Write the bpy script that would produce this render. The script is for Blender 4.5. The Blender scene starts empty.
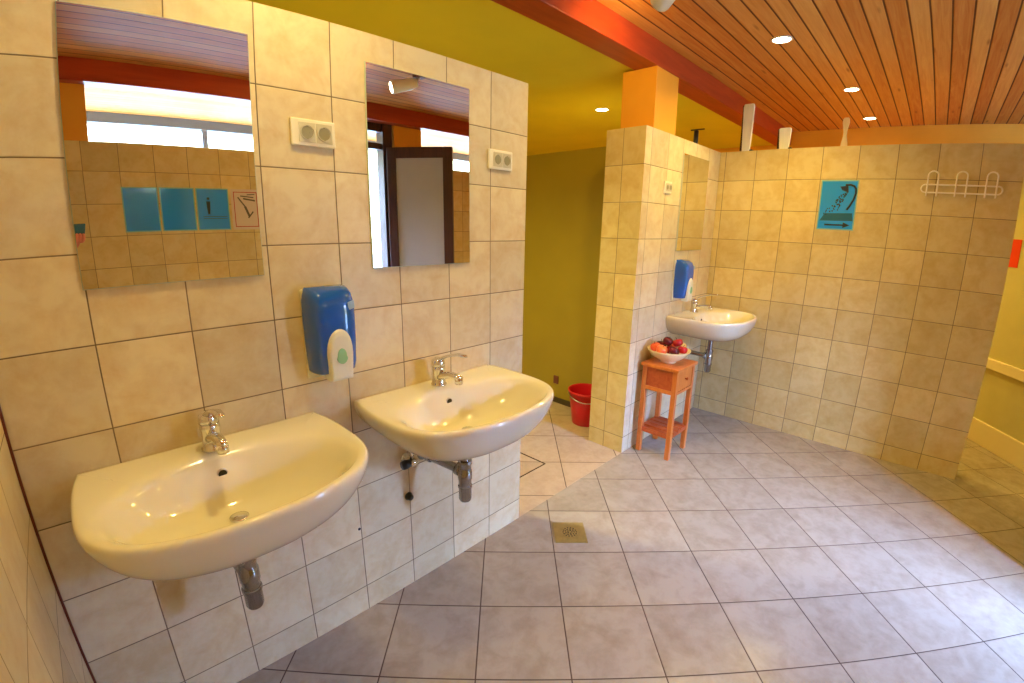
import bpy, bmesh, math, random
from mathutils import Vector, Matrix
random.seed(7)
PI = math.pi
C = bpy.context.scene.collection
sc = bpy.context.scene

# ---------------------------------------------------------------- helpers
def link(o):
    C.objects.link(o); return o

def obj(name, bm, m, parent=None, smooth=False, bevel=0, sub=0, loc=None, rot=None, kind=None):
    bmesh.ops.recalc_face_normals(bm, faces=bm.faces[:])
    me = bpy.data.meshes.new(name); bm.to_mesh(me); bm.free()
    for mm in (m if isinstance(m, (list, tuple)) else [m]): me.materials.append(mm)
    o = link(bpy.data.objects.new(name, me))
    if smooth:
        for p in me.polygons: p.use_smooth = True
    if bevel:
        b = o.modifiers.new('bevel', 'BEVEL'); b.width = bevel; b.segments = 3; b.limit_method = 'ANGLE'; b.angle_limit = math.radians(40)
    if sub:
        s = o.modifiers.new('sub', 'SUBSURF'); s.levels = sub; s.render_levels = sub
    if parent: o.parent = parent
    if loc is not None: o.location = loc
    if rot is not None: o.rotation_euler = rot
    if kind: o['kind'] = kind
    return o

def tag(o, label, cat, group=None):
    o['label'] = label; o['category'] = cat
    if group: o['group'] = group
    return o

def thing(name, label, cat, loc=(0, 0, 0), rot=(0, 0, 0), group=None):
    o = link(bpy.data.objects.new(name, None)); o.empty_display_size = .05
    o.location = loc; o.rotation_euler = rot
    return tag(o, label, cat, group)

def struct(name, bm, m, bevel=0, **k):
    return obj(name, bm, m, bevel=bevel, kind='structure', **k)

def dup(root, loc, rot=None, label=None, group=None):
    def cp(o, par):
        c = o.copy(); C.objects.link(c); c.parent = par
        for ch in list(o.children): cp(ch, c)
        return c
    r = cp(root, root.parent); r.location = loc
    if rot is not None: r.rotation_euler = rot
    if label: r['label'] = label
    if group: r['group'] = group
    return r

def box(bm, x0, x1, y0, y1, z0, z1, mi=0):
    v = [bm.verts.new(p) for p in ((x0,y0,z0),(x1,y0,z0),(x1,y1,z0),(x0,y1,z0),(x0,y0,z1),(x1,y0,z1),(x1,y1,z1),(x0,y1,z1))]
    for f in ((3,2,1,0),(4,5,6,7),(0,1,5,4),(1,2,6,5),(2,3,7,6),(3,0,4,7)):
        bm.faces.new([v[i] for i in f]).material_index = mi
    return bm

def B(*a):
    bm = bmesh.new(); return box(bm, *a)

def loft(bm, loops, cap0=True, cap1=True, closed=True, mi=0):
    rows = [[bm.verts.new(p) for p in l] for l in loops]
    n = len(rows[0])
    for a, b in zip(rows, rows[1:]):
        for i in range(n if closed else n - 1):
            j = (i + 1) % n
            bm.faces.new((a[i], a[j], b[j], b[i])).material_index = mi
    if cap0: bm.faces.new(rows[0][::-1]).material_index = mi
    if cap1: bm.faces.new(rows[-1]).material_index = mi
    return rows

def lathe(bm, prof, seg=32, c=(0, 0, 0), axis='z', mi=0, cap0=True, cap1=True):
    L = []
    for r, z in prof:
        l = []
        for i in range(seg):
            a = 2 * PI * i / seg
            p = (r * math.cos(a), r * math.sin(a), z)
            if axis == 'y': p = (p[0], -p[2], p[1])
            if axis == 'x': p = (p[2], p[0], p[1])
            l.append((p[0] + c[0], p[1] + c[1], p[2] + c[2]))
        L.append(l)
    loft(bm, L, cap0, cap1, mi=mi); return bm

def tube(bm, pts, r, seg=12, closed=False, flat=1.0):
    pts = [Vector(p) for p in pts]; n = len(pts); L = []
    rs = r if isinstance(r, (list, tuple)) else [r] * n
    up = None
    for i, p in enumerate(pts):
        if closed: t = pts[(i + 1) % n] - pts[i - 1]
        else: t = pts[min(i + 1, n - 1)] - pts[max(i - 1, 0)]
        t.normalize()
        if up is None:
            up = Vector((0, 0, 1)) if abs(t.z) < .9 else Vector((1, 0, 0))
        s = t.cross(up).normalized(); up = s.cross(t).normalized()
        L.append([p + rs[i] * (math.cos(2*PI*k/seg) * s + flat * math.sin(2*PI*k/seg) * up) for k in range(seg)])
    if closed: L.append(L[0]); 
    if closed:
        rows = [[bm.verts.new(p) for p in l] for l in L[:-1]]; rows.append(rows[0])
        for a, b in zip(rows, rows[1:]):
            for i in range(seg):
                j = (i + 1) % seg; bm.faces.new((a[i], a[j], b[j], b[i]))
    else: loft(bm, L)
    return bm

def arc(c, r, a0, a1, n, plane='xz'):
    out = []
    for i in range(n + 1):
        a = a0 + (a1 - a0) * i / n; u, w = r * math.cos(a), r * math.sin(a)
        out.append((c[0] + u, c[1], c[2] + w) if plane == 'xz' else (c[0], c[1] + u, c[2] + w))
    return out

def prism(bm, poly, t, plane='yz', at=0.0):
    """poly: 2D outline, extruded by t starting at 'at' along the remaining axis"""
    def P(u, w, d):
        return (d, u, w) if plane == 'yz' else ((u, d, w) if plane == 'xz' else (u, w, d))
    loft(bm, [[P(u, w, at) for u, w in poly], [P(u, w, at + t) for u, w in poly]]); return bm

# ---------------------------------------------------------------- materials
class NT:
    def __init__(s, name):
        s.m = bpy.data.materials.new(name); s.m.use_nodes = True
        s.t = s.m.node_tree; s.b = s.t.nodes['Principled BSDF']
    def n(s, typ, **k):
        o = s.t.nodes.new(typ)
        for a, v in k.items(): setattr(o, a, v)
        return o
    def l(s, a, b): s.t.links.new(a, b)
    def put(s, sock, v):
        if isinstance(v, (int, float)): sock.default_value = v
        elif isinstance(v, (tuple, list)): sock.default_value = v
        else: s.l(v, sock)
    def math(s, op, a, b=None, c=None, clamp=False):
        o = s.n('ShaderNodeMath', operation=op); o.use_clamp = clamp
        s.put(o.inputs[0], a)
        if b is not None: s.put(o.inputs[1], b)
        if c is not None: s.put(o.inputs[2], c)
        return o.outputs[0]
    def mix(s, f, a, b):
        o = s.n('ShaderNodeMix', data_type='RGBA'); s.put(o.inputs[0], f)
        s.put(o.inputs[6], a if not isinstance(a, tuple) else (*a[:3], 1)); s.put(o.inputs[7], b if not isinstance(b, tuple) else (*b[:3], 1))
        return o.outputs[2]
    def noise(s, vec, scale, detail=3, rough=.5, dist=0):
        o = s.n('ShaderNodeTexNoise'); s.l(vec, o.inputs['Vector'])
        o.inputs['Scale'].default_value = scale; o.inputs['Detail'].default_value = detail
        o.inputs['Roughness'].default_value = rough; o.inputs['Distortion'].default_value = dist
        return o.outputs['Fac']
    def ramp(s, f, a, b, lo=0., hi=1.):
        o = s.n('ShaderNodeMapRange'); s.put(o.inputs[0], f)
        for i, v in enumerate((a, b, lo, hi)): o.inputs[i + 1].default_value = v
        return o.outputs[0]
    def bump(s, h, strength=.3, dist=.002):
        o = s.n('ShaderNodeBump'); s.l(h, o.inputs['Height']); o.inputs['Strength'].default_value = strength
        o.inputs['Distance'].default_value = dist; s.l(o.outputs[0], s.b.inputs['Normal'])

def srgb(r, g, b):
    f = lambda c: ((c / 255 + .055) / 1.055) ** 2.4 if c / 255 > .04045 else c / 255 / 12.92
    return (f(r), f(g), f(b))

def mat(name, col, rough=.5, metal=0., noise=0., nscale=8., bump=0., coat=0., trans=0., emit=None, es=1., ior=1.5):
    s = NT(name); b = s.b
    g = s.n('ShaderNodeNewGeometry'); pos = g.outputs['Position']
    if noise or bump:
        f = s.noise(pos, nscale, 4)
    if noise:
        a = tuple(max(0, c * (1 - noise)) for c in col); d = tuple(min(1, c * (1 + noise)) for c in col)
        s.l(s.mix(s.ramp(f, .3, .7), a, d), b.inputs['Base Color'])
    else: b.inputs['Base Color'].default_value = (*col, 1)
    if bump: s.bump(f, bump, .003)
    b.inputs['Roughness'].default_value = rough; b.inputs['Metallic'].default_value = metal
    b.inputs['Coat Weight'].default_value = coat; b.inputs['Transmission Weight'].default_value = trans
    b.inputs['IOR'].default_value = ior
    if emit:
        b.inputs['Emission Color'].default_value = (*emit, 1); b.inputs['Emission Strength'].default_value = es
    return s.m

def tile_mat(name, size, base, alt, grout, off=(0, 0, 0), rot=0., flat=False, rough=.3, gw=.0020, marb=.7, su=None, tint=.10):
    """square tiles. flat: floor (u,v rotated by rot). else walls: u is x or y by the face normal, v is z"""
    s = NT(name); g = s.n('ShaderNodeNewGeometry'); pos = g.outputs['Position']
    sp = s.n('ShaderNodeSeparateXYZ'); s.l(pos, sp.inputs[0]); x, y, z = sp.outputs
    if flat:
        c, d = math.cos(rot), math.sin(rot)
        u = s.math('ADD', s.math('MULTIPLY', x, c), s.math('MULTIPLY', y, d))
        v = s.math('ADD', s.math('MULTIPLY', x, -d), s.math('MULTIPLY', y, c))
        u = s.math('DIVIDE', s.math('SUBTRACT', u, off[0]), size[0])
        v = s.math('DIVIDE', s.math('SUBTRACT', v, off[1]), size[1])
        side = None
    else:
        ns = s.n('ShaderNodeSeparateXYZ'); s.l(g.outputs['True Normal'], ns.inputs[0])
        side = s.math('GREATER_THAN', s.math('ABSOLUTE', ns.outputs[0]), .5)
        ux = s.math('DIVIDE', s.math('SUBTRACT', x, off[0]), size[0])
        uy = s.math('DIVIDE', s.math('SUBTRACT', y, off[1]), su or size[0])
        u = s.math('ADD', s.math('MULTIPLY', ux, s.math('SUBTRACT', 1., side)), s.math('MULTIPLY', uy, side))
        v = s.math('DIVIDE', s.math('SUBTRACT', z, off[2]), size[1])
    wob = s.noise(pos, 3.0, 2)
    def dist(w, sz):
        f = s.math('FRACT', w); return s.math('MULTIPLY', s.math('MINIMUM', f, s.math('SUBTRACT', 1., f)), sz)
    du = dist(u, size[0]); dv = dist(v, size[1])
    d = s.math('MINIMUM', du, dv)
    cid = s.n('ShaderNodeCombineXYZ'); s.l(s.math('FLOOR', u), cid.inputs[0]); s.l(s.math('FLOOR', v), cid.inputs[1])
    if side is not None: s.l(side, cid.inputs[2])
    wn = s.n('ShaderNodeTexWhiteNoise', noise_dimensions='3D'); s.l(cid.outputs[0], wn.inputs['Vector'])
    # marbling, shifted per tile
    vm = s.n('ShaderNodeVectorMath', operation='MULTIPLY_ADD'); s.l(wn.outputs['Color'], vm.inputs[0]); vm.inputs[1].default_value = (7, 7, 7); s.l(pos, vm.inputs[2])
    m1 = s.noise(vm.outputs[0], 9, 5, .6, .6); m2 = s.noise(vm.outputs[0], 28, 4, .6)
    mm = s.math('ADD', s.math('MULTIPLY', m1, .7), s.math('MULTIPLY', m2, .3))
    f = s.math('MULTIPLY', s.ramp(mm, .42, .66), marb)
    col = s.mix(f, base, alt)
    hv = s.n('ShaderNodeHueSaturation'); s.l(col, hv.inputs['Color'])
    s.l(s.ramp(wn.outputs['Value'], 0, 1, 1 - tint, 1 + tint), hv.inputs['Value'])
    gm = s.ramp(d, gw * .55, gw * 1.1, 1., 0.)
    gcol = s.mix(s.ramp(wob, .35, .65), grout, tuple(c * .55 for c in grout))
    s.l(s.mix(gm, hv.outputs[0], gcol), s.b.inputs['Base Color'])
    s.l(s.mix(gm, (rough,) * 3, (.85,) * 3), s.b.inputs['Roughness'])
    s.bump(s.math('ADD', s.ramp(d, gw * .4, gw * 2.2), s.math('MULTIPLY', m2, .06)), .5, .0015)
    return s.m

def plank_mat(name, pitch, y0, c1, c2, groove):
    s = NT(name); g = s.n('ShaderNodeNewGeometry'); pos = g.outputs['Position']
    sp = s.n('ShaderNodeSeparateXYZ'); s.l(pos, sp.inputs[0]); x, y, z = sp.outputs
    u = s.math('DIVIDE', s.math('SUBTRACT', y, y0), pitch)
    fr = s.math('FRACT', u); d = s.math('MULTIPLY', s.math('MINIMUM', fr, s.math('SUBTRACT', 1., fr)), pitch)
    idn = s.math('FLOOR', u)
    wn = s.n('ShaderNodeTexWhiteNoise', noise_dimensions='1D'); s.l(idn, wn.inputs['W'])
    xo = s.math('ADD', x, s.math('MULTIPLY', wn.outputs['Value'], 9.0))
    cv = s.n('ShaderNodeCombineXYZ'); s.l(s.math('MULTIPLY', xo, .9), cv.inputs[0]); s.l(s.math('MULTIPLY', y, 16.), cv.inputs[1]); s.l(idn, cv.inputs[2])
    grain = s.noise(cv.outputs[0], 2.4, 5, .6, 1.2)
    cv2 = s.n('ShaderNodeCombineXYZ'); s.l(s.math('MULTIPLY', xo, 2.2), cv2.inputs[0]); s.l(s.math('MULTIPLY', y, 12.), cv2.inputs[1]); s.l(idn, cv2.inputs[2])
    vo = s.n('ShaderNodeTexVoronoi'); s.l(cv2.outputs[0], vo.inputs['Vector']); vo.inputs['Scale'].default_value = .9
    knot = s.ramp(vo.outputs['Distance'], .04, .14, 1., 0.)
    t = s.math('ADD', s.math('MULTIPLY', s.ramp(grain, .3, .7), .45), s.math('MULTIPLY', wn.outputs['Value'], .6), clamp=True)
    col = s.mix(t, c1, c2)
    col = s.mix(s.math('MULTIPLY', knot, .6), col, tuple(c * .35 for c in c1))
    gm = s.ramp(d, .0035, .0055, 1., 0.)
    s.l(s.mix(gm, col, groove), s.b.inputs['Base Color'])
    s.b.inputs['Roughness'].default_value = .55; s.b.inputs['Specular IOR Level'].default_value = .15
    s.bump(s.ramp(d, .002, .008), .6, .004)
    return s.m

def wood_mat(name, c1, c2, axis=2, rough=.4, sc=1.):
    s = NT(name); tc = s.n('ShaderNodeTexCoord')
    mp = s.n('ShaderNodeMapping'); s.l(tc.outputs['Object'], mp.inputs[0])
    v = [14 * sc] * 3; v[axis] = 1.6 * sc; mp.inputs['Scale'].default_value = v
    f = s.noise(mp.outputs[0], 2.2, 5, .6, 1.0)
    s.l(s.mix(s.ramp(f, .3, .7), c1, c2), s.b.inputs['Base Color']); s.b.inputs['Roughness'].default_value = rough
    s.bump(f, .12, .002)
    return s.m

TS, TH, TZ = .22, .21878, .11441
TB, TA, TG = srgb(220, 207, 168), srgb(200, 172, 118), srgb(132, 112, 82)
M = {}
TB_WARMLIT, TA_WARMLIT = srgb(214, 196, 138), srgb(194, 164, 96)  # wall tile tanned to put the warm shaded light of some walls into its colour
M['tile_mid'] = tile_mat('tile_mid', (TS, TH), TB, TA, TG, (0, .0, TZ))
M['tile_w2'] = tile_mat('tile_w2', (TS, TH), TB, TA, TG, (2.635, .148, TZ))
M['tile_w3'] = tile_mat('tile_warm_lit_shower', (TS, TH), TB_WARMLIT, TA_WARMLIT, TG, (3.735, -.045, TZ), su=.2237)
M['tile_left'] = tile_mat('tile_left', (TS, TH), TB, TA, srgb(170, 150, 110), (0, .0, TZ + .05))
M['tile_end'] = tile_mat('tile_warm_lit_wall_end', (TS, TH), TB_WARMLIT, TA_WARMLIT, TG, (2.635, .148, TZ))
M['tile_opp'] = tile_mat('tile_warm_lit_entrance', (TS, TH), TB_WARMLIT, TA_WARMLIT, TG, (.115, 0, TZ))
FB, FA, FG = srgb(172, 164, 148), srgb(140, 128, 112), srgb(84, 66, 52)
RA = -.7927945447
M['floor'] = tile_mat('floor_tile', (.32989, .32989), FB, FA, FG, (.90935, 1.48386), RA, True, rough=.22, gw=.003, marb=.6, tint=.06)
M['floor_back'] = tile_mat('floor_tile_back', (.385, .385), srgb(190, 172, 146), srgb(160, 136, 108), FG, (1.365, 1.30), RA, True, rough=.3, gw=.003, marb=.6, tint=.06)
M['planks'] = plank_mat('ceiling_planks', .0938, -.084, srgb(174, 94, 32), srgb(216, 160, 82), srgb(84, 30, 8))
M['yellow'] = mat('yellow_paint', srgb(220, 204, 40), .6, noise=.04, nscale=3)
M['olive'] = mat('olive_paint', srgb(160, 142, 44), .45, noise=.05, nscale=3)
M['orange'] = mat('orange_paint', srgb(226, 158, 40), .6, noise=.05, nscale=4)
M['cream_yellow'] = mat('cream_yellow_panel', srgb(192, 190, 134), .45, noise=.04)
M['cream'] = mat('cream_trim', srgb(226, 218, 176), .4)
M['white_wall'] = mat('white_plaster', srgb(205, 190, 150), .7, noise=.03)
M['beam'] = wood_mat('red_brown_beam', srgb(150, 46, 16), srgb(176, 66, 26), 0, .4, .5)
M['ceramic'] = mat('white_ceramic', srgb(232, 230, 206), .08, coat=.5)
M['chrome'] = mat('chrome', (.78, .78, .78), .12, 1.)
M['chrome_dull'] = mat('brushed_chrome', (.55, .54, .52), .28, 1.)
M['trap'] = mat('dark_chrome', (.34, .34, .35), .14, 1.)
M['black'] = mat('black_plastic', (.012, .012, .014), .4)
M['hole_grey'] = mat('socket_shadow_plastic', srgb(150, 145, 112), .5)
M['hole'] = mat('dark_hole', (.02, .018, .012), .7)
M['mirror'] = mat('mirror_silver', (.93, .94, .92), .0, 1.)
M['glass_edge'] = mat('mirror_edge', srgb(190, 200, 180), .2)
M['socket'] = mat('white_plastic', srgb(238, 234, 215), .3)
M['socket_in'] = mat('socket_recess', srgb(205, 200, 175), .4)
M['blue'] = mat('blue_plastic', srgb(18, 88, 196), .12, coat=.6, noise=.1, nscale=12)
M['disp_white'] = mat('dispenser_white', srgb(226, 228, 212), .3)
M['disp_green'] = mat('soap_window', srgb(150, 205, 150), .2)
M['disp_badge'] = mat('pale_badge', srgb(150, 185, 225), .4)
M['stool'] = wood_mat('orange_pine', srgb(190, 98, 34), srgb(216, 130, 56), 2, .35)
M['stool_dark'] = wood_mat('red_pine', srgb(160, 66, 26), srgb(184, 88, 40), 0, .35)
M['bowl'] = mat('cream_bowl', srgb(238, 222, 176), .25, noise=.02)
M['bucket'] = mat('red_plastic', srgb(205, 22, 38), .3)
M['brass'] = mat('brass_drain', srgb(158, 140, 84), .45, .4, noise=.12, nscale=40)
M['poster'] = mat('turquoise_laminate', srgb(36, 150, 255), .12, coat=.4)
M['poster_edge'] = mat('laminate_edge', srgb(130, 190, 200), .2)
M['ink'] = mat('dark_ink', srgb(8, 34, 62), .6)
M['ink_mid'] = mat('blue_ink', srgb(14, 92, 128), .6)
M['paper'] = mat('notice_paper', srgb(214, 200, 184), .5)
M['paper_red'] = mat('red_border_ink', srgb(175, 40, 34), .5)
M['ink_grey'] = mat('grey_ink', srgb(84, 78, 66), .6)
M['red_sign'] = mat('red_sign', srgb(215, 60, 20), .4)
M['hook'] = mat('cream_enamel', srgb(252, 246, 228), .3)
M['white_wood'] = wood_mat('white_painted_wood', srgb(240, 240, 236), srgb(222, 222, 216), 2, .45)
M['pale_wood'] = wood_mat('pale_wood', srgb(226, 206, 160), srgb(210, 186, 136), 2, .5)
M['dark_frame'] = wood_mat('dark_wood', srgb(48, 26, 20), srgb(74, 40, 30), 2, .35)
M['door_panel'] = mat('grey_door_panel', srgb(176, 176, 168), .22, noise=.06, nscale=2)
M['grey_metal'] = mat('grey_window_frame', srgb(96, 98, 106), .4)
M['glass'] = mat('window_glass', (1, 1, 1), 0., trans=1., ior=1.02)
M['lamp_white'] = mat('lamp_white', srgb(235, 240, 240), .3)
M['lamp_base'] = mat('lamp_base_brown', srgb(110, 62, 48), .5)
M['glow'] = mat('lamp_glow', (1, .9, .7), .5, emit=(1, .84, .55), es=30)
M['base_dark'] = mat('dark_skirting', srgb(70, 60, 40), .5)
M['hatch_line'] = mat('dark_rubber_seal', srgb(70, 48, 24), .8)
M['skin'] = mat('skin', srgb(214, 130, 110), .5)
M['sleeve'] = mat('red_sleeve', srgb(170, 36, 34), .8, noise=.1)
M['phone'] = mat('phone_back', srgb(40, 88, 110), .15)
M['steel_trim'] = mat('brown_corner_strip', srgb(96, 40, 24), .4)
M['grass'] = mat('outside_paving', srgb(128, 134, 124), .9, noise=.1)

# ---------------------------------------------------------------- camera (fitted from the tile grids)
R = ((0.6961512479557689, -0.7177163457985823, 0.016021452591924126),
     (0.16385492838052138, 0.18058062559694504, 0.9698155495270377),
     (0.6989456362372112, 0.6725131111231555, -0.24331278830430297))
CAM = Vector((-0.019587, -1.424967, 1.485878))
cd = bpy.data.cameras.new('camera'); cam = link(bpy.data.objects.new('camera', cd)); sc.camera = cam
mw = Matrix.Identity(4)
for i in range(3):
    mw[i][0] = R[0][i]; mw[i][1] = R[1][i]; mw[i][2] = -R[2][i]; mw[i][3] = CAM[i]
cam.matrix_world = mw
cd.type = 'PANO'; cd.sensor_width = 36; cd.sensor_height = 24.012; cd.sensor_fit = 'HORIZONTAL'
cd.clip_start = .01; cd.clip_end = 60
K = (0.06343555113582192, -0.0004832541824865155, -2.847418070917056e-05, 8.045206545809463e-07)
holder = cd if hasattr(cd, 'panorama_type') else cd.cycles
holder.panorama_type = 'FISHEYE_LENS_POLYNOMIAL'
holder.fisheye_polynomial_k0 = 0.0
holder.fisheye_polynomial_k1 = -K[0]; holder.fisheye_polynomial_k2 = -K[1]
holder.fisheye_polynomial_k3 = -K[2]; holder.fisheye_polynomial_k4 = -K[3]
holder.fisheye_fov = math.radians(170)

# ---------------------------------------------------------------- setting
XL, XR, YO, YE, ZC = -.22, 5.76, -2.70, -4.40, 2.57
DX0, DX1 = 1.48, 2.44
YB = 3.3
struct('floor', B(XL - .1, XR + .1, YE - .1, 0.0, -.08, 0), M['floor'])
struct('floor_back_room', B(XL - .1, XR + .1, 0.0, YB + .1, -.08, 0), M['floor_back'])
struct('wall_middle', B(XL, 1.5346, 0, .12, 0, 2.079), M['tile_mid'])
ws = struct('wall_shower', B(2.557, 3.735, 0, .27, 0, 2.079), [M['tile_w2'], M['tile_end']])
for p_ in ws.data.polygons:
    if p_.normal.x < -.5: p_.material_index = 1  # end face takes the tile copy with warm light in its colour
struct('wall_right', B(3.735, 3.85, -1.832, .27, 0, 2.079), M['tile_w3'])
struct('wall_left', B(XL - .12, XL, YE, YB, 0, ZC + .1), M['tile_left'])
struct('trim_1', B(XL, XL + .006, -.007, 0.0, 0, 2.079), M['steel_trim'])
struct('wall_far', B(XR, XR + .1, YE, YB, 0, ZC + .1), M['orange'])
struct('wall_back_room_end', B(XL, XR, YB, YB + .1, 0, ZC), M['yellow'])
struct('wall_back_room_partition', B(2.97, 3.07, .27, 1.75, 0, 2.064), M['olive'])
struct('baseboard_back_room', B(2.957, 2.97, .27, 1.75, 0, .045), M['base_dark'])
struct('ceiling', B(XL, XR, YE, 0.0, ZC, ZC + .08), M['planks'])
struct('ceiling_back_room', B(XL, XR, .16, YB, 2.445, 2.65), M['yellow'])
struct('beam_over_partition', B(XL, XR, 0.0, .16, 2.432, ZC + .08), M['beam'], bevel=.006)
struct('beam_by_entrance', B(XL, XR, -2.74, -2.60, 2.425, ZC), M['beam'], bevel=.006)
bm = B(2.652, 2.945, .004, .236, 2.079, 2.432)
struct('pillar_on_partition', bm, M['orange'], bevel=.004)
struct('pillar_entrance_left', B(XL, .168, -2.86, YO, 2.06, 2.425), M['orange'])
struct('pillar_entrance_right', B(2.56, 2.88, -2.84, -2.70, 0, 2.425), M['orange'], bevel=.004)
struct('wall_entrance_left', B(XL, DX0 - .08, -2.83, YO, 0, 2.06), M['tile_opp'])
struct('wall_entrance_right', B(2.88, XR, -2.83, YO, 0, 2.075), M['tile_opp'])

# exterior wall with glazing (behind the camera, seen in the mirrors)
bm = bmesh.new()
box(bm, XL, XR, YE - .12, YE - .06, 2.475, ZC)            # head
box(bm, XL, 1.30, YE - .12, YE, 0, 1.45)            # parapet left
box(bm, 4.6, XR, YE - .12, YE, 0, 1.45)
struct('wall_exterior', bm, M['white_wall'])
bm = bmesh.new()
box(bm, XL, XR, YE - .06, YE + .02, 2.475, ZC)
for a in (XL, 1.27, 2.93, 4.57, 5.70): box(bm, a, a + .05, YE - .05, YE + .01, (0 if 1.2 < a < 4.6 else 1.45), 2.475)
box(bm, 1.30, 4.6, YE - .05, YE + .01, 0, .06)
struct('window_1', bm, M['grey_metal'])

# sloped panelled partition beyond the end of the right wall
a = Vector((4.235, -2.280, 0)); b = Vector((4.676, -1.951, 0)); d = (b - a).normalized(); nrm = Vector((-d.y, d.x, 0)); ang = math.atan2(d.y, d.x)
pw = struct('wall_diagonal', B(-.5, 1.9, -.09, 0, 0, 2.08), M['cream_yellow']); pw.location = a - nrm * 0; pw.rotation_euler = (0, 0, ang)
tr = B(-.5, 1.9, 0, .022, 0, .178); box(tr, -.5, 1.9, 0, .03, .585, .662)
tw = struct('trim_2', tr, M['cream'], bevel=.006); tw.location = a; tw.rotation_euler = (0, 0, ang)
rs = obj('notice', B(-.001, .21, 0, .004, 1.35, 1.552), M['red_sign'], bevel=.001)
rs.location = a + d * .492 + nrm * 0.0005; rs.rotation_euler = (0, 0, ang)
tag(rs, 'orange-red notice on the yellow panelled wall beyond the right wall end', 'sign')

# outside ground
struct('ground_outside', B(-12, 16, -24, YE - .12, -.3, -.25), M['grass'])

# doorway: frame, transom and an open door leaf
bm = bmesh.new()
box(bm, DX0 - .08, DX0, -2.82, -2.70, 0, 2.425); box(bm, DX1, DX1 + .10, -2.82, -2.70, 0, 2.425)
box(bm, DX0, DX1, -2.82, -2.72, 2.35, 2.425); box(bm, DX0, DX1, -2.82, -2.72, 2.19, 2.245)
struct('door_1', bm, M['dark_frame'], bevel=.003)
added_leaf = thing('door_leaf', 'added unseen closed leaf narrowing the daylight at the entrance, beside the turquoise notices', 'door', (DX0, -2.74, 0.01))  # made-up leaf, out of view, closes part of the opening to narrow the daylight
bm = bmesh.new(); box(bm, 0, .08, -.022, .022, 0, 2.17); box(bm, .55, .63, -.022, .022, 0, 2.17); box(bm, .08, .55, -.022, .022, 2.07, 2.17); box(bm, .08, .55, -.022, .022, 0, .12)
obj('door_frame', bm, M['dark_frame'], added_leaf, bevel=.003); obj('door_panel', B(.08, .55, -.012, .012, .12, 2.07), M['door_panel'], added_leaf)  # frame and panel of the added unseen leaf
dl = thing('door_leaf', 'dark framed grey panelled door standing open, seen in the middle mirror', 'door', (2.465, -2.672, 0.01), (0, 0, math.radians(53.1)))
W_, H_ = .64, 2.195
bm = bmesh.new()
box(bm, 0, .09, -.022, .022, 0, H_); box(bm, W_ - .09, W_, -.022, .022, 0, H_)
box(bm, .09, W_ - .09, -.022, .022, H_ - .10, H_); box(bm, .09, W_ - .09, -.022, .022, 0, .12)
obj('door_frame', bm, M['dark_frame'], dl, bevel=.004)
obj('door_panel', B(.09, W_ - .09, -.012, .012, .12, H_ - .10), M['door_panel'], dl)
for sgn in (-1, 1):
    bm = bmesh.new(); tube(bm, [(W_ - .045, sgn * .022, 1.04), (W_ - .045, sgn * .065, 1.04), (W_ - .16, sgn * .068, 1.04)], .009, 10)
    lathe(bm, [(.024, 0), (.024, .006)], 20, (W_ - .045, sgn * .022 + (0.003 if sgn < 0 else .003), 1.04), 'y')
    obj('door_handle', bm, M['chrome_dull'], dl, smooth=True)

# ---------------------------------------------------------------- mirrors
def mirror(x0, label):
    t = thing('wall_mirror', label, 'mirror', (x0, 0, 1.343))
    obj('mirror_glass', B(.002, .428, -.0075, -.0045, .002, .645), M['mirror'], t)
    obj('backing', B(0, .43, -.0045, -.0004, 0, .647), M['glass_edge'], t)
    return t
m1 = mirror(-.006, 'frameless mirror at far left above the leftmost washbasin')
dup(m1, (.772, 0, 1.343), label='frameless mirror above the middle washbasin, reflecting the open door')
dup(m1, (3.08, 0, 1.343), label='frameless mirror above the far washbasin beyond the pillar')

# ---------------------------------------------------------------- washbasins
def outline(n=96):
    half = [(0, .322), (-.06, .333), (-.13, .339), (-.25, .340), (-.33, .329), (-.385, .305), (-.425, .27), (-.455, .222), (-.477, .16), (-.491, .09), (-.495, 0)]
    # densify with Catmull-Rom
    pts = [(w, y) for y, w in half] + [(-w, y) for y, w in half[-2::-1]]
    out = []
    P = pts
    for i in range(len(P) - 1):
        p0 = P[max(i - 1, 0)]; p1 = P[i]; p2 = P[i + 1]; p3 = P[min(i + 2, len(P) - 1)]
        for k in range(5):
            t = k / 5
            out.append(tuple(.5 * (2*p1[c] + (p2[c]-p0[c])*t + (2*p0[c]-5*p1[c]+4*p2[c]-p3[c])*t*t + (-p0[c]+3*p1[c]-3*p2[c]+p3[c])*t**3) for c in (0, 1)))
    out.append(P[-1])
    m = 24                                   # back edge along the wall
    for k in range(1, m): out.append((-.322 + .644 * k / m, 0))
    return [(x * .988, y) for x, y in out]
OUT = outline()
def inner(a, b, cx, cy, p=2.3):
    l = []
    for x, y in OUT:
        th = math.atan2((y + .27) / .25, x / .34)
        c, s = math.cos(th), math.sin(th)
        r = (abs(c) ** p + abs(s) ** p) ** (-1 / p)
        l.append((cx + a * r * c, cy + b * r * s))
    return l
def ring(l, z, tilt=0): return [(x, y, z + tilt * (y + .27)) for x, y in l]
def scal(f, cx=0, cy=-.24, back=True, g=None):
    l = []
    for x, y in OUT:
        yy = cy + (y - cy) * (g or f)
        if y > -.02: yy = -.0
        l.append((x * f, min(yy, 0)))
    return l
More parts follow.
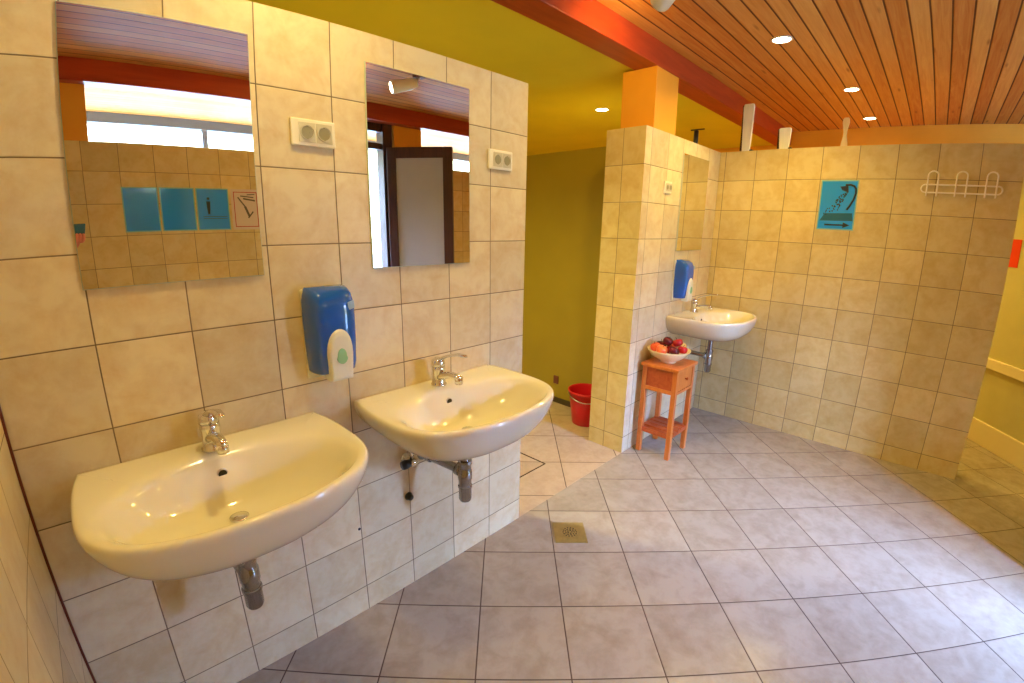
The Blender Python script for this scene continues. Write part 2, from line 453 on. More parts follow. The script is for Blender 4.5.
def inset(d):
    n = len(OUT); l = []
    for i, (x, y) in enumerate(OUT):
        a_, b_ = OUT[i - 1], OUT[(i + 1) % n]
        tx, ty = b_[0] - a_[0], b_[1] - a_[1]; L = math.hypot(tx, ty) or 1
        nx, ny = ty / L, -tx / L
        # outline runs clockwise seen from above -> pick the inward side
        cx_, cy_ = -x, -.25 - y
        if nx * cx_ + ny * cy_ < 0: nx, ny = -nx, -ny
        yy = y + ny * d
        l.append((x + nx * d, min(yy, 0 if y > -.001 else -0.0005)))
    return l

def basin(name, x, label):
    t = thing(name, label, 'washbasin', (x, 0, 0))
    Z = .895
    loops = []
    loops.append(ring([(px_ * .16, -.22 + (py_ + .22) * .16) for px_, py_ in OUT], .728))
    for f, g, z in ((.30, .34, .726), (.50, .55, .734), (.68, .72, .753), (.82, .85, .781), (.905, .92, .810), (.958, .965, .838), (.984, .988, .860)):
        loops.append(ring(scal(f, g=g), z))
    loops.append(ring(OUT, Z - .018)); loops.append(ring(inset(.0015), Z - .007)); loops.append(ring(inset(.006), Z - .001)); loops.append(ring(inset(.012), Z))
    A = inset(.022)
    def blend(l1, l2, t_): return [(p[0]*(1-t_)+q_[0]*t_, p[1]*(1-t_)+q_[1]*t_) for p, q_ in zip(l1, l2)]
    I = inner(.292, .187, 0, -.287)
    loops.append(ring(blend(A, I, .12), Z - .001)); loops.append(ring(blend(A, I, .55), Z - .003)); loops.append(ring(blend(A, I, .9), Z - .006))
    loops.append(ring(inner(.284, .180, 0, -.288), Z - .012))
    for a_, b_, cy, z in ((.272, .171, -.288, .868), (.252, .156, -.286, .842), (.222, .138, -.282, .812), (.18, .112, -.272, .787), (.125, .08, -.258, .770), (.07, .05, -.245, .762), (.03, .028, -.24, .759)):
        loops.append(ring(inner(a_, b_, 0, cy, 2.1), z))
    bm = bmesh.new(); loft(bm, loops)
    obj('basin_bowl', bm, M['ceramic'], t, smooth=True, sub=1)
    # drain plug and overflow
    bm = bmesh.new(); lathe(bm, [(.020, .7705), (.0235, .7725), (.0235, .7735), (.018, .7745), (.006, .7765)], 24, (0, -.24, -.010))
    obj('drain_plug', bm, M['chrome'], t, smooth=True)
    bm = bmesh.new(); lathe(bm, [(.0135, 0), (.0135, .014), (.0115, .0145)], 20, (0, -.1175, .840), 'y')
    o = obj('overflow_ring', bm, M['chrome_dull'], t, smooth=True)
    bm = bmesh.new(); lathe(bm, [(.0110, 0), (.0110, .0155)], 20, (0, -.1175, .840), 'y'); obj('overflow_hole', bm, M['hole'], t)
    # faucet: base, body, spout, lever
    f = obj('faucet', lathe(bmesh.new(), [(.030, .892), (.030, .897), (.026, .901), (.024, .925), (.024, .945), (.026, .955), (.025, .966), (.017, .972)], 28, (0, -.068, 0)), M['chrome'], t, smooth=True)
    bm = bmesh.new(); tube(bm, [(0, -.07, .922), (0, -.10, .936), (0, -.14, .948), (0, -.178, .950), (0, -.196, .944)], [.021, .018, .0155, .0145, .0145], 16, flat=.8)
    lathe(bm, [(.0145, .925), (.0145, .946)], 16, (0, -.188, 0))
    obj('spout', bm, M['chrome'], f, smooth=True)
    bm = bmesh.new(); lathe(bm, [(.0255, .967), (.0262, .976), (.0245, .990), (.016, .998), (.005, 1.0)], 24, (0, -.066, 0))
    tube(bm, [(0, -.058, .984), (0, -.09, 1.002), (0, -.13, 1.020), (0, -.185, 1.036), (0, -.222, 1.038), (0, -.232, 1.036)], [.016, .014, .011, .012, .011, .006], 14, flat=.5)
    obj('lever', bm, M['chrome'], f, smooth=True)
    # bottle trap and its waste pipe
    bm = bmesh.new(); lathe(bm, [(.018, .715), (.018, .632), (.026, .631), (.028, .618), (.0245, .612), (.0245, .59), (.027, .587), (.027, .553), (.0245, .549), (.0245, .528), (.0275, .526), (.0275, .518), (.0245, .514), (.0245, .470), (.021, .462), (.010, .4605)], 28, (0, -.22, 0))
    tr_ = obj('bottle_trap', bm, M['trap'], t, smooth=True)
    m_ = tr_.modifiers.new('e', 'EDGE_SPLIT'); m_.split_angle = math.radians(50)
    bm = bmesh.new(); tube(bm, [(0, -.22, .580), (-.006, -.18, .582), (-.02, -.13, .588), (-.035, -.05, .592), (-.035, -.004, .592)], .0165, 14)
    tube(bm, [(-.002, -.203, .580), (-.005, -.180, .582)], .024, 14)
    tube(bm, [(-.033, -.055, .592), (-.034, -.025, .592)], .023, 14)
    lathe(bm, [(.030, -.0005), (.030, .004), (.020, .016), (.016, .02)], 24, (-.035, 0, .592), 'y')
    obj('waste_pipe', bm, M['trap'], tr_, smooth=True)
    return t
s1 = basin('washbasin', .2145, 'nearest white washbasin, at the far left under the large left mirror')
s2 = dup(s1, (.987, 0, 0), label='middle white washbasin, right of the blue soap dispenser by the doorway')
s3 = dup(s1, (3.345, 0, 0), label='farthest white washbasin, in the corner beside the stool with fruit')

# angle valve and capped outlet under the middle basin
v = thing('angle_valve', 'chrome angle valve with black knob on the wall under the middle washbasin', 'valve', (.868, 0, .600))
bm = bmesh.new(); lathe(bm, [(.022, -.0005), (.022, .004), (.011, .01), (.011, .05), (.014, .052), (.014, .066)], 20, (0, 0, 0), 'y'); tube(bm, [(0, -.045, 0), (.0, -.045, .05)], .008, 12)
obj('valve_body', bm, M['chrome'], v, smooth=True)
bm = bmesh.new(); tube(bm, [(-.008, -.048, 0), (-.03, -.048, .0), (-.045, -.048, .0)], [.014, .019, .017], 14); obj('knob', bm, M['black'], v, smooth=True)
bm = bmesh.new(); tube(bm, [(0, -.045, .045), (.01, -.06, .08), (.05, -.07, .12), (.08, -.07, .17)], .005, 10); obj('supply_hose', bm, M['chrome_dull'], v, smooth=True)
pc = obj('pipe_plug', lathe(bmesh.new(), [(.016, -.0005), (.017, .006), (.012, .012), (.012, .022), (.006, .026)], 18, (.872, 0, .428), 'y'), M['black'], smooth=True)
tag(pc, 'small black plug in the wall tiles below the angle valve', 'plug')
pc = obj('wall_plug', lathe(bmesh.new(), [(.0055, -.0005), (.0055, .002), (.003, .003)], 12, (.652, 0, .382), 'y'), M['black'], smooth=True)
tag(pc, 'tiny dark screw plug in the tiles right of the leftmost washbasin', 'plug')

# ---------------------------------------------------------------- sockets
def socket(x, z, label, w=.135, n=2):
    t = thing('power_socket', label, 'socket', (x, 0, z))
    obj('socket_plate', B(-w/2, w/2, -.011, -.0004, -.038, .038), M['socket'], t, bevel=.004)
    for k in range(n):
        cx = (-.026 + .052 * k) if w > .12 else (-.022 + .044 * k)
        cx += .006
        R_ = .0215 if w > .12 else .018
        bm = bmesh.new(); box(bm, cx - R_ - .003, cx + R_ + .003, -.013, -.010, -R_ - .006, R_ + .006)
        lathe(bm, [(R_, .0), (R_, .0155), (R_ - .002, .0155), (R_ - .003, .004), (.002, .0035)], 28, (cx, 0, 0), 'y')
        o = obj('outlet', bm, M['socket_in'], t, smooth=False)
        bm = bmesh.new()
        for dx in (-.0085, .0085): lathe(bm, [(.0028, .0132), (.0028, .0145)], 10, (cx + dx, 0, 0), 'y')
        for dz in (-1, 1): box(bm, cx - .003, cx + .003, -.0142, -.0132, dz * (R_ - .0045) - .002, dz * (R_ - .0045) + .002)
        lathe(bm, [(R_ - .004, .0130), (R_ - .004, .0134)], 24, (cx, 0, 0), 'y')  # grey disc paints in the shade of the outlet recess
        obj('outlet_holes_shade', bm, M['hole_grey'] if 'hole_grey' in M else M['hole'], o)
    return t

socket(.595, 1.750, 'white double power socket between the left and middle mirrors')
socket(1.369, 1.750, 'white double power socket right of the middle mirror, near the wall end')
socket(2.873, 1.752, 'small white double power socket beside the far mirror', w=.098)
o = obj('power_socket', B(-.012, 0, -.025, .025, -.035, .035), M['lamp_base'], loc=(2.97, .905, .205), bevel=.003)
tag(o, 'small brown outlet low on the olive wall near the red bucket', 'socket')

# ---------------------------------------------------------------- soap dispensers
def dispenser(x, label):
    t = thing('soap_dispenser', label, 'dispenser', (x, 0, 1.004))
    t.scale = (1, 1, .95)
    W2, H = .070, .312
    def prof(w, z, dep, back=-.012, n=28):
        l = []
        for k in range(n):
            u = k / (n - 1); a_ = PI * u
            px_ = -w * math.copysign(abs(math.cos(a_)) ** .42, math.cos(a_)); py_ = back - (dep) * abs(math.sin(a_)) ** .6
            l.append((px_, py_, z))
        return l
    bm = bmesh.new()
    loft(bm, [prof(W2 * s_, z, dp) for s_, z, dp in ((.93, .030, .070), (.97, .034, .078), (1., .06, .084), (1.03, .14, .09), (1.05, .22, .090), (1.04, .262, .086), (1.0, .288, .074), (.94, .303, .055), (.86, .311, .034))])
    cov = obj('cover', bm, M['blue'], t, smooth=True)
    m_ = cov.modifiers.new('e', 'EDGE_SPLIT'); m_.split_angle = math.radians(50)
    obj('back_plate', B(-W2 - .002, W2 + .002, -.016, -.0004, .004, .305), M['disp_white'], t, bevel=.006)
    # push lever: tall arch low on the front
    poly = []
    for k in range(17):
        a_ = PI * k / 16; poly.append((-.041 * math.cos(a_), .100 + .082 * math.sin(a_) ** .8))
    poly = [(-.036, .008), *poly, (.036, .008)]
    bm = bmesh.new()
    def P(sh, y): return [(u * sh, y, .07 + (w_ - .07) * sh) for u, w_ in poly]
    loft(bm, [P(1., -.06), P(1., -.100), P(.93, -.108), P(.8, -.111)])
    pl = obj('push_lever', bm, M['disp_white'], t, bevel=.002)
    bm = bmesh.new(); poly2 = [(.018 * math.cos(2*PI*k/20) * (1 if math.sin(2*PI*k/20) < 0 else .8), .092 + .026 * math.sin(2*PI*k/20)) for k in range(20)]
    prism(bm, poly2, .003, 'xz', -.1135); obj('level_window', bm, M['disp_green'], pl)
    bm = bmesh.new(); prism(bm, [(.036, .262), (.056, .268), (.058, .243), (.038, .237)], .0025, 'xz', -.0985)
    o = obj('badge', bm, M['disp_badge'], t)
    return t
d1 = dispenser(.592, 'blue and white soap dispenser between the left and middle washbasins')
dup(d1, (3.150, 0, .990), label='blue and white soap dispenser above the stool, left of the far washbasin')

# ---------------------------------------------------------------- stool with fruit bowl
sx0, sx1, sy0, sy1 = 2.676, 2.950, -.280, -.040
t = thing('plant_stand', 'orange pine stand with one small drawer beside the far washbasin', 'stand', (sx0, sy0, 0))
w_, d_ = sx1 - sx0, sy1 - sy0
obj('top', B(-.012, w_ + .012, -.012, d_ + .008, .612, .634), M['stool'], t, bevel=.004)
for lx in (0, w_ - .03):
    for ly in (0, d_ - .03):
        obj('leg', B(lx, lx + .03, ly, ly + .03, 0, .612), M['stool'], t, bevel=.002)
bm = bmesh.new(); box(bm, .006, .022, .03, d_ - .03, .475, .612); box(bm, w_ - .022, w_ - .006, .03, d_ - .03, .475, .612); box(bm, .03, w_ - .03, d_ - .02, d_ - .006, .475, .612)
obj('apron', bm, M['stool_dark'], t)
bm = bmesh.new(); box(bm, .0, .024, .03, d_ - .03, .455, .48); box(bm, w_ - .024, w_, .03, d_ - .03, .455, .48); box(bm, .03, w_ - .03, .0, .024, .455, .472)
obj('rail', bm, M['stool'], t)
dr = obj('drawer', B(.033, w_ - .033, .004, .02, .476, .607), M['stool'], t, bevel=.002)
obj('knob', lathe(bmesh.new(), [(.005, 0), (.005, .008), (.010, .012), (.010, .018), (.005, .021)], 16, (w_ / 2, .004, .545), 'y'), M['stool_dark'], dr, smooth=True)
bm = bmesh.new()
for k in range(5): box(bm, .008 + k * .054, .008 + k * .054 + .042, .004, d_ - .004, .166, .178)
box(bm, .03, w_ - .03, .004, .022, .148, .166); box(bm, .03, w_ - .03, d_ - .022, d_ - .004, .148, .166)
box(bm, .004, .02, .03, d_ - .03, .148, .166); box(bm, w_ - .02, w_ - .004, .03, d_ - .03, .148, .166)
obj('shelf', bm, M['stool_dark'], t, bevel=.0015)

BX, BY, BZ = 2.802, -.152, .634
bw = obj('fruit_bowl', lathe(bmesh.new(), [(.050, 0), (.052, .004), (.050, .010), (.075, .022), (.108, .046), (.134, .078), (.139, .086), (.136, .088), (.130, .082), (.104, .052), (.072, .030), (.04, .020), (.012, .018)], 48), M['bowl'], smooth=True, loc=(BX, BY, BZ))
tag(bw, 'wide cream bowl of fruit on top of the pine stand', 'bowl')

def fruit_mat(name, c1, c2, rough=.3):
    s = NT(name); tc = s.n('ShaderNodeTexCoord'); f = s.noise(tc.outputs['Object'], 22, 4, .6, .5)
    s.l(s.mix(s.ramp(f, .35, .65), c1, c2), s.b.inputs['Base Color']); s.b.inputs['Roughness'].default_value = rough
    return s.m
FM = {'peach': fruit_mat('peach_skin', srgb(232, 110, 50), srgb(214, 62, 36), .55), 'red': fruit_mat('apple_red', srgb(150, 10, 24), srgb(188, 30, 28), .2),
      'dark': fruit_mat('apple_dark', srgb(70, 4, 24), srgb(110, 10, 28), .2), 'pale': fruit_mat('apple_pale', srgb(222, 200, 110), srgb(216, 160, 90), .3),
      'orange': fruit_mat('nectarine', srgb(240, 140, 60), srgb(220, 70, 40), .4)}
M['stem'] = mat('fruit_stem', srgb(60, 38, 20), .8)
def fruit(name, x, y, z, r, mk, label, cat, stem=True, tilt=(0, 0, 0)):
    prof = []
    for k in range(1, 16):
        a_ = PI * k / 16; rr = math.sin(a_) ** .92; zz = -math.cos(a_)
        dimple = .18 * math.exp(-((1 - zz) * 4) ** 2 * 1.0) if zz > 0 else .12 * math.exp(-((1 + zz) * 5) ** 2)
        prof.append((r * rr, r * (.92 * zz - (dimple if zz > 0 else -dimple))))
    t_ = thing(name, label, cat, (x, y, z), tilt, 'fruit in the bowl')
    obj('flesh', lathe(bmesh.new(), prof, 28), FM[mk], t_, smooth=True)
    if stem: obj('stem', tube(bmesh.new(), [(0, 0, r * .70), (.001, 0, r * .9), (.004, 0, r * 1.12)], .0018, 8), M['stem'], t_)
    return t_
FR = [ # right and away as seen from the entrance, height above the bowl base, radius, skin
 (-.094, .002, .086, .034, 'peach', 'peach', 'reddish peach at the left rim of the bowl, against the wall', 'peach'),
 (-.050, -.066, .084, .036, 'orange', 'nectarine', 'bright orange nectarine at the front left of the bowl', 'nectarine'),
 (.008, .008, .072, .033, 'red', 'apple', 'red apple in the middle of the bowl, low among the others', 'apple'),
 (-.014, -.006, .132, .033, 'dark', 'apple', 'dark purple-red apple topping the pile', 'apple'),
 (.032, -.080, .086, .034, 'dark', 'apple', 'dark red apple at the front centre of the bowl', 'apple'),
 (.018, .080, .094, .034, 'orange', 'nectarine', 'orange nectarine at the back of the bowl, right of the dark topmost apple', 'nectarine'),
 (.090, -.032, .088, .031, 'red', 'apple', 'red apple at the front right of the bowl', 'apple'),
 (.088, .042, .090, .031, 'pale', 'apple', 'pale yellow apple at the right rim of the bowl', 'apple'),
 (.054, -.004, .128, .032, 'red', 'apple', 'glossy red apple on top of the pile, right of the dark one', 'apple'),
 (-.056, .064, .092, .033, 'dark', 'apple', 'dark red apple at the back left of the bowl', 'apple'),
]
FR = [(u * .44 + w_ * .90, -u * .90 + w_ * .44, *q_) for u, w_, *q_ in FR]
for k, (x, y, z, r, mk, nm, lb, ct) in enumerate(FR):
    fruit(nm, BX + x * .92, BY + y * .92, BZ + z + .008, r, mk, lb, ct, True, (random.uniform(-.5, .5), random.uniform(-.5, .5), k))

# ---------------------------------------------------------------- bucket in the back room
t = thing('bucket', 'red plastic bucket on the floor behind the tiled pillar base', 'bucket', (2.80, .475, 0))
bm = bmesh.new(); lathe(bm, [(.098, 0), (.102, .004), (.118, .14), (.134, .255), (.142, .258), (.142, .272), (.136, .274), (.131, .262), (.115, .14), (.099, .012), (.01, .010)], 40)
obj('bucket_body', bm, M['bucket'], t, smooth=True)
bm = bmesh.new(); tube(bm, [(.138 * math.cos(a_), .138 * math.sin(a_) , .255 - .05 * math.sin((a_ - PI * .75) * 1.0 if 0 else (a_ - PI*.72)) ) for a_ in [PI * .72 + PI * k / 24 for k in range(25)]], .004, 8)
obj('bucket_handle', bm, M['chrome_dull'], t, smooth=True)

# floor hatch corner in the back room
t = obj('floor_hatch', None or (lambda bm: (tube(bm, [(2.05, .75, .002), (2.066, .267, .002), (1.60, .268, .002)], .004, 6), bm)[1])(bmesh.new()), M['hatch_line'])
tag(t, 'thin dark seam of a floor hatch in the back room tiles', 'hatch')

# ---------------------------------------------------------------- floor drain
t = thing('floor_drain', 'square brass floor drain with round grate in the tiled floor', 'drain', (1.626, -.267, 0), (0, 0, math.radians(-45.4)))
obj('drain_plate', B(-.079, .079, -.079, .079, -.002, .0035), M['brass'], t, bevel=.001)
bm = bmesh.new(); lathe(bm, [(.046, .003), (.046, .0055), (.041, .0055), (.040, .0042), (.001, .0042)], 40)
g = obj('drain_grate', bm, M['brass'], t)
bm = bmesh.new()
for rr, n in ((.011, 5), (.022, 9), (.033, 14)):
    for k in range(n):
        a_ = 2 * PI * k / n; lathe(bm, [(.0042, .0040), (.0042, .0046)], 8, (rr * math.cos(a_), rr * math.sin(a_), 0))
obj('drain_holes', bm, M['hole'], g)

# ---------------------------------------------------------------- shower sign and coat hooks on the right wall (x = 3.735)
WX = 3.735
t = thing('shower_sign', 'blue laminated shower sign with an arrow on the right wall', 'sign', (WX, -.843, 1.530))
def wyz(poly, x0, x1, m, name, par, bev=0):
    bm = bmesh.new(); prism(bm, poly, x1 - x0, 'yz', x0); return obj(name, bm, m, par)
wyz([(-.115, -.002), (.113, -.002), (.115, .328), (-.113, .328)], -.0024, -.0004, M['poster_edge'], 'laminate', t)
wyz([(-.108, .006), (.107, .006), (.108, .320), (-.106, .320)], -.0032, -.0024, M['poster'], 'sheet', t)
wyz([(-.105, .060), (.100, .058), (.072, .108), (-.095, .112)], -.0036, -.0032, M['ink_mid'], 'water_drawing', t)
bm = bmesh.new()
pth = [(-.059, .133), (-.075, .160), (-.093, .200), (-.102, .240), (-.100, .270), (-.088, .288), (-.066, .297), (-.036, .295)]
tube(bm, [(-.0038, y, z) for y, z in pth], .0065, 8, flat=1)
prism(bm, [(-.058, .245), (-.052, .292), (-.004, .285), (-.018, .262)], .0008, 'yz', -.0042)
obj('shower_drawing', bm, M['ink'], t); bm = bmesh.new()
for k in range(60):
    u = random.random(); w = random.random(); y = -.035 + (u) * (.035 + .065 * w) + (w * .055) - .02; z = .255 - w * .14 - u * .02
    box(bm, -.0038, -.0032, y - .003, y + .003, z - .005, z + .004)
obj('spray_drawing', bm, M['ink'], t)['kind'] = 'stuff'
wyz([(.066, .026), (.066, .037), (-.048, .037), (-.048, .050), (-.090, .0315), (-.048, .013), (-.048, .026)], -.0042, -.0032, M['ink'], 'arrow', t)

t = thing('coat_rack', 'cream wire coat rack with three double hooks on the right wall', 'coat rack', (WX, -1.524, 1.755))
bm = bmesh.new()
hw, hz0, hz1, dx = .212, .030, .078, -.012
rc = (hz1 - hz0) / 2; zc = (hz0 + hz1) / 2
loop = [(dx, -hw + rc, hz0)] + [(dx, hw - rc + rc * math.sin(a_), zc - rc * math.cos(a_)) for a_ in [PI * k / 10 for k in range(11)]] + [(dx, -hw + rc - rc * math.sin(a_), zc + rc * math.cos(a_)) for a_ in [PI * k / 10 for k in range(1, 10)]]
tube(bm, loop, .0048, 10, closed=True)
for yy in (-.17, .17): tube(bm, [(dx, yy, zc + rc - .001), (-.0003, yy, zc + rc - .001)], .004, 8)
obj('back_loop', bm, M['hook'], t, smooth=True)
for yc in (.1535, .002, -.153):
    r_ = .0275; bm = bmesh.new()
    pts = [(dx - .006, yc + r_, hz0 - .02), (dx - .016, yc + r_, hz0 - .012), (dx - .010, yc + r_, zc), (dx - .012, yc + r_, hz1 + .02), (dx - .022, yc + r_, .128)]
    pts += [(dx - .026, yc + r_ * math.cos(a_), .128 + r_ * math.sin(a_)) for a_ in [PI * k / 10 for k in range(1, 10)]]
    pts += [(p[0], 2 * yc - p[1], p[2]) for p in pts[:5][::-1]]
    tube(bm, pts, .0046, 10)
    obj('hook', bm, M['hook'], t, smooth=True)

# ---------------------------------------------------------------- things standing on the right wall
def post(x, y, h, w, label):
    t = thing('partition_post', label, 'post', (x, y, 2.079))
    bm = bmesh.new()
    loft(bm, [[(-.012, -a_, z), (.012, -a_, z), (.012, a_, z), (-.012, a_, z)] for a_, z in ((w * .36, 0), (w * .42, h * .3), (w * .5, h * .93), (w * .42, h))])
    obj('front_board', bm, M['white_wood'], t, bevel=.004)
    bm = B(.012, .03, -.006 , w * .5 + .012, .01, h - .004); obj('shadow_board', bm, M['dark_frame'], t)  # dark board stands in for the shadow behind the post
    obj('foot', B(-.010, .03, -w * .45 - .012, -w * .36 , 0, .012), M['black'], t)
    return t
post(3.765, -.178, .342, .078, 'tall white post on top of the right wall, nearest the corner')
post(3.765, -.447, .150, .082, 'short white post on top of the right wall, right of the tall one')
bm = bmesh.new()
pr = [(.022, 0), (.018, .03), (.011, .07), (.011, .10), (.017, .13), (.022, .155), (.020, .178), (.012, .190)]
loft(bm, [[(-.006, -a_, z), (.006, -a_, z), (.006, a_, z), (-.006, a_, z)] for a_, z in pr])
o = obj('wooden_paddle', bm, M['pale_wood'], loc=(3.765, -.833, 2.079), bevel=.003); tag(o, 'pale wooden paddle upright on top of the right wall above the blue sign', 'paddle')
t = thing('pipe_stub', 'short dark pipe behind the far mirror wall, on its top', 'pipe', (3.60, .15, 2.079))
obj('pipe', lathe(bmesh.new(), [(.016, 0), (.018, .15), (.010, .155)], 16), M['black'], t, smooth=True)
obj('cross_bar', tube(bmesh.new(), [(-.01, .04, .158), (.01, -.06, .162)], .005, 8), M['black'], t)

# ---------------------------------------------------------------- notices on the entrance wall (seen in the left mirror)
def poster(x0, x1, label, kind):
    t = thing('notice', label, 'notice', (x0, YO, 1.450), (0, 0, 0)); w = x1 - x0; h = .312
    obj('laminate', B(0, w, .0004, .0024, 0, h), M['poster_edge'] if kind != 'white' else M['paper'], t)
    if kind != 'white':
        obj('sheet', B(.008, w - .008, .0024, .0032, .008, h - .008), M['poster'], t)
    if kind == 'figure':
        bm = bmesh.new(); cx = w * .36
        lathe(bm, [(.010, -.0036), (.010, -.0032)], 14, (cx, 0, .235), 'y')
        prism(bm, [(cx - .014, .215), (cx + .014, .215), (cx + .010, .165), (cx + .006, .120), (cx - .008, .120), (cx - .012, .165)], .0004, 'xz', .0032)
        for z in (.10, .085): box(bm, .04, w - .02, .0032, .0036, z, z + .004)
        obj('drawing', bm, M['ink'], t)
    if kind == 'white':
        bm = bmesh.new()
        for a_ in ((.018, w - .018, .02, .026), (.018, w - .018, h - .026, h - .02), (.018, .024, .02, h - .02), (w - .024, w - .018, .02, h - .02)):
            box(bm, a_[0], a_[1], .0024, .0030, a_[2], a_[3])
        obj('border', bm, M['paper_red'], t)
        bm = bmesh.new()
        for p0, p1, r_ in (((.05, .25), (.10, .18), .006), ((.10, .18), (.13, .10), .010), ((.07, .26), (.17, .25), .005), ((.09, .24), (.18, .225), .007), ((.12, .09), (.16, .14), .006), ((.12, .27), (.18, .275), .004)):
            tube(bm, [(p0[0], .0026, p0[1]), (p1[0], .0026, p1[1])], r_, 6, flat=1)
        for v_ in bm.verts: v_.co.y = .0024 + max(0, min(.0008, (v_.co.y - .0024)))
        obj('drawing', bm, M['ink_grey'], t)
poster(.330, .558, 'turquoise notice on the entrance wall, leftmost in the left mirror', 'blue')
poster(.568, .800, 'turquoise notice on the entrance wall, second from left in the left mirror', 'blue')
poster(.810, 1.042, 'turquoise notice with a small figure, third from left in the left mirror', 'figure')
poster(1.060, 1.275, 'white notice with red border and sketches in the left mirror', 'white')

# ---------------------------------------------------------------- lamps
M['glow_face'] = M['glow']
def downlight(x, y, z, label, power=18., col=(1., .68, .14), spot=True):
    t = thing('downlight', label, 'lamp', (x, y, z), group='recessed ceiling downlights')
    bm = bmesh.new(); lathe(bm, [(.060, 0), (.060, -.004), (.050, -.006), (.049, -.001)], 32, cap0=False, cap1=False); obj('trim_ring', bm, M['chrome_dull'], t, smooth=True)
    obj('bulb_face', lathe(bmesh.new(), [(.048, -.001), (.048, -.004)], 24), M['glow_face'], t)
    ld = bpy.data.lights.new('downlight_light', 'SPOT'); ld.energy = power; ld.color = col; ld.spot_size = math.radians(150); ld.spot_blend = .8; ld.shadow_soft_size = .035
    lo = link(bpy.data.objects.new('downlight_light', ld)); lo.location = (0, 0, -.02); lo.parent = t
    return t
P_ = 125.
downlight(3.000, -.584, ZC, 'recessed downlight in the wooden ceiling, nearest the pillar', 80.)
downlight(4.236, -.774, ZC, 'recessed downlight in the wooden ceiling, second from the pillar', P_)
downlight(5.310, -.785, ZC, 'recessed downlight in the wooden ceiling, closest to the far orange wall', P_)
downlight(3.404, .885, 2.445, 'recessed downlight in the yellow back room ceiling', 200, (1, .86, .36))
downlight(1.20, .95, 2.445, 'recessed downlight hidden above the tiled mirror wall', 200, (1, .86, .36))
downlight(1.75, -.62, ZC, 'recessed downlight above the middle washbasin', 50, (1, .70, .22))
downlight(.50, -.40, ZC, 'recessed downlight above the leftmost washbasin', 50, (1, .70, .22))

def spotlamp(x, y, rz, label):
    t = thing('ceiling_spotlight', label, 'lamp', (x, y, ZC), (0, 0, rz))
    obj('mount', lathe(bmesh.new(), [(.048, 0), (.048, -.05), (.040, -.055)], 6), M['lamp_base'], t)
    bm = bmesh.new(); tube(bm, [(0, 0, -.05), (-.02, 0, -.075)], .012, 10); obj('joint', bm, M['chrome_dull'], t)
    bm = bmesh.new(); tube(bm, [(-.02, 0, -.085), (-.06, 0, -.10), (-.19, 0, -.135), (-.20, 0, -.138)], [.03, .04, .046, .043], 24)
    obj('lamp_shade', bm, M['lamp_white'], t, smooth=True)
    bm = bmesh.new(); tube(bm, [(-.199, 0, -.1377), (-.202, 0, -.1385)], .036, 20); obj('bulb_face', bm, M['glow'], t)
    ld = bpy.data.lights.new('spotlight_light', 'SPOT'); ld.energy = 28; ld.color = (1, .62, .12); ld.spot_size = math.radians(150); ld.spot_blend = .9; ld.shadow_soft_size = .04
    lo = link(bpy.data.objects.new('spotlight_light', ld)); lo.parent = t; lo.location = (-.215, 0, -.143); lo.rotation_euler = (0, math.radians(70), 0)
spotlamp(2.06, -1.55, math.radians(22), 'white cylinder spotlight on a brown mount, reflected in the middle mirror')
spotlamp(1.83, -.55, math.radians(240), 'white cylinder spotlight at the top edge, beside the red beam')

# ---------------------------------------------------------------- phone and the hand that holds it (visible in the left mirror)
rt, up, fw = (Vector(r_) for r_ in R)
def cm(p): return CAM + rt * p[0] + up * p[1] + fw * p[2]
ph = thing('phone', 'dark blue phone held up at the left edge of the left mirror', 'phone', CAM)
mrot = Matrix((rt, up, fw)).transposed()
def local(bm):
    bmesh.ops.transform(bm, matrix=mrot.to_4x4(), verts=bm.verts[:]); return bm
obj('phone_body', local(B(-.022, .122, -.052, .020, -.0165, -.0085)), M['phone'], ph, bevel=.003)
obj('camera_lens', local(lathe(bmesh.new(), [(.0075, -.0086), (.0075, -.0075), (.006, -.0072)], 20)), M['black'], ph)

# hand: palm behind the phone's right end, fingers over the top/back edge, thumb along the bottom
def skin_body(name, verts, edges, radii, m, parent=None, root=0, loc=None):
    me = bpy.data.meshes.new(name); me.from_pydata([tuple(v_) for v_ in verts], edges, []); me.materials.append(m)
    o = link(bpy.data.objects.new(name, me)); sk = o.modifiers.new('skin', 'SKIN'); sk.use_smooth_shade = True
    for i, r_ in enumerate(radii):
        me.skin_vertices[0].data[i].radius = (r_, r_) if isinstance(r_, float) else r_
        me.skin_vertices[0].data[i].use_root = (i == root)
    s_ = o.modifiers.new('sub', 'SUBSURF'); s_.levels = 2; s_.render_levels = 2
    if parent: o.parent = parent
    return o
wr = (.085, -.150, -.075)
V = [wr, (.085, -.118, -.055), (.083, -.085, -.040)]; E_ = [(0, 1), (1, 2)]; Rr = [.026, (.034, .018), (.036, .016)]
def chain(start, pts, rads):
    prev = start
    for p, r_ in zip(pts, rads):
        V.append(p); E_.append((prev, len(V) - 1)); Rr.append(r_); prev = len(V) - 1
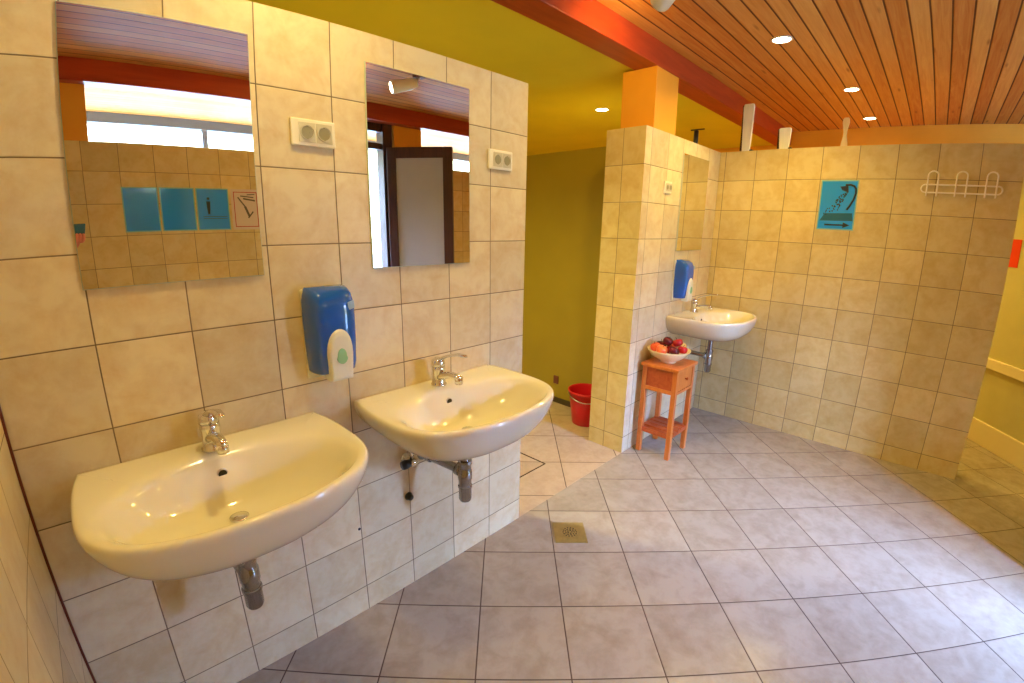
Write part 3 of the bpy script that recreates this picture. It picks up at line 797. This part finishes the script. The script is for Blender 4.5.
# four fingers come up over the front (lens side) of the phone's lower edge, the thumb stays on the screen side
for k, fx in enumerate((.046, .066, .086, .106)):
    L_ = (1., 1.08, 1.03, .85)[k]
    chain(2, [(fx, -.070, -.026), (fx, -.064, -.006), (fx - .004, -.048 + .004 * L_, .004), (fx - .007, -.032 + .01 * L_, .0015)], [.0095, .0088, .008, .0068])
chain(1, [(.055, -.098, -.045), (.044, -.072, -.034), (.038, -.048, -.027), (.036, -.030, -.0245)], [.013, .011, .0095, .008])
Vw = [cm(p) for p in V]
root_ = Vw[0].copy()
hd = thing('person', 'person reaching in from the left of the left mirror, hand holding the phone, red sleeve', 'person', root_)
skin_body('hand', [v_ - root_ for v_ in Vw], E_, Rr, M['skin'], hd)
arm = [Vw[0] + Vector((0, 0, .006)), Vector((-.02, -1.72, 1.24)), Vector((-.09, -1.90, 1.12)), Vector((-.07, -2.10, 1.32))]
skin_body('sleeve', [v_ - root_ for v_ in arm], [(0, 1), (1, 2), (2, 3)], [.034, .042, .05, .065], M['sleeve'], hd)

# ---------------------------------------------------------------- daylight
w = bpy.data.worlds.new('world'); sc.world = w; w.use_nodes = True
nt = w.node_tree; bg = nt.nodes['Background']
tc = nt.nodes.new('ShaderNodeTexCoord'); sp = nt.nodes.new('ShaderNodeSeparateXYZ'); nt.links.new(tc.outputs['Generated'], sp.inputs[0])
rmp = nt.nodes.new('ShaderNodeValToRGB'); nt.links.new(sp.outputs[2], rmp.inputs[0])
e = rmp.color_ramp.elements; e[0].position = .18; e[0].color = (.09, .105, .09, 1); e[1].position = .30; e[1].color = (1.0, 1.55, 3.3, 1)
e_ = e.new(.50); e_.color = (1.0, 1.55, 3.3, 1); e_ = e.new(.62); e_.color = (.16, .26, .40, 1)
nt.links.new(rmp.outputs[0], bg.inputs[0]); bg.inputs[1].default_value = 85.0
def portal(x0, x1, z0, z1):
    ld = bpy.data.lights.new('window_portal', 'AREA'); ld.shape = 'RECTANGLE'; ld.size = x1 - x0; ld.size_y = z1 - z0
    ld.cycles.is_portal = True
    o = link(bpy.data.objects.new('window_portal', ld)); o.location = ((x0 + x1) / 2, YE - .13, (z0 + z1) / 2); o.rotation_euler = (-PI / 2, 0, 0)
    o.rotation_euler = (PI / 2, 0, PI) if False else (-PI / 2, PI, 0)
    return o
# emitting side must face +y (into the room)
for a_ in ((XL, 1.3, 1.45, 2.47), (1.3, 4.6, 0.06, 2.47), (4.6, XR, 1.45, 2.47)):
    o = portal(*a_)
    o.rotation_euler = (PI / 2, 0, PI)

sc.view_settings.view_transform = 'Standard'; sc.view_settings.look = 'None'; sc.view_settings.gamma = 1; sc.view_settings.use_curve_mapping = False
sc.view_settings.exposure = -0.25
sc.cycles.use_denoising = True
sc.cycles.max_bounces = 14; sc.cycles.diffuse_bounces = 8; sc.cycles.glossy_bounces = 6
sc.cycles.sample_clamp_indirect = 8
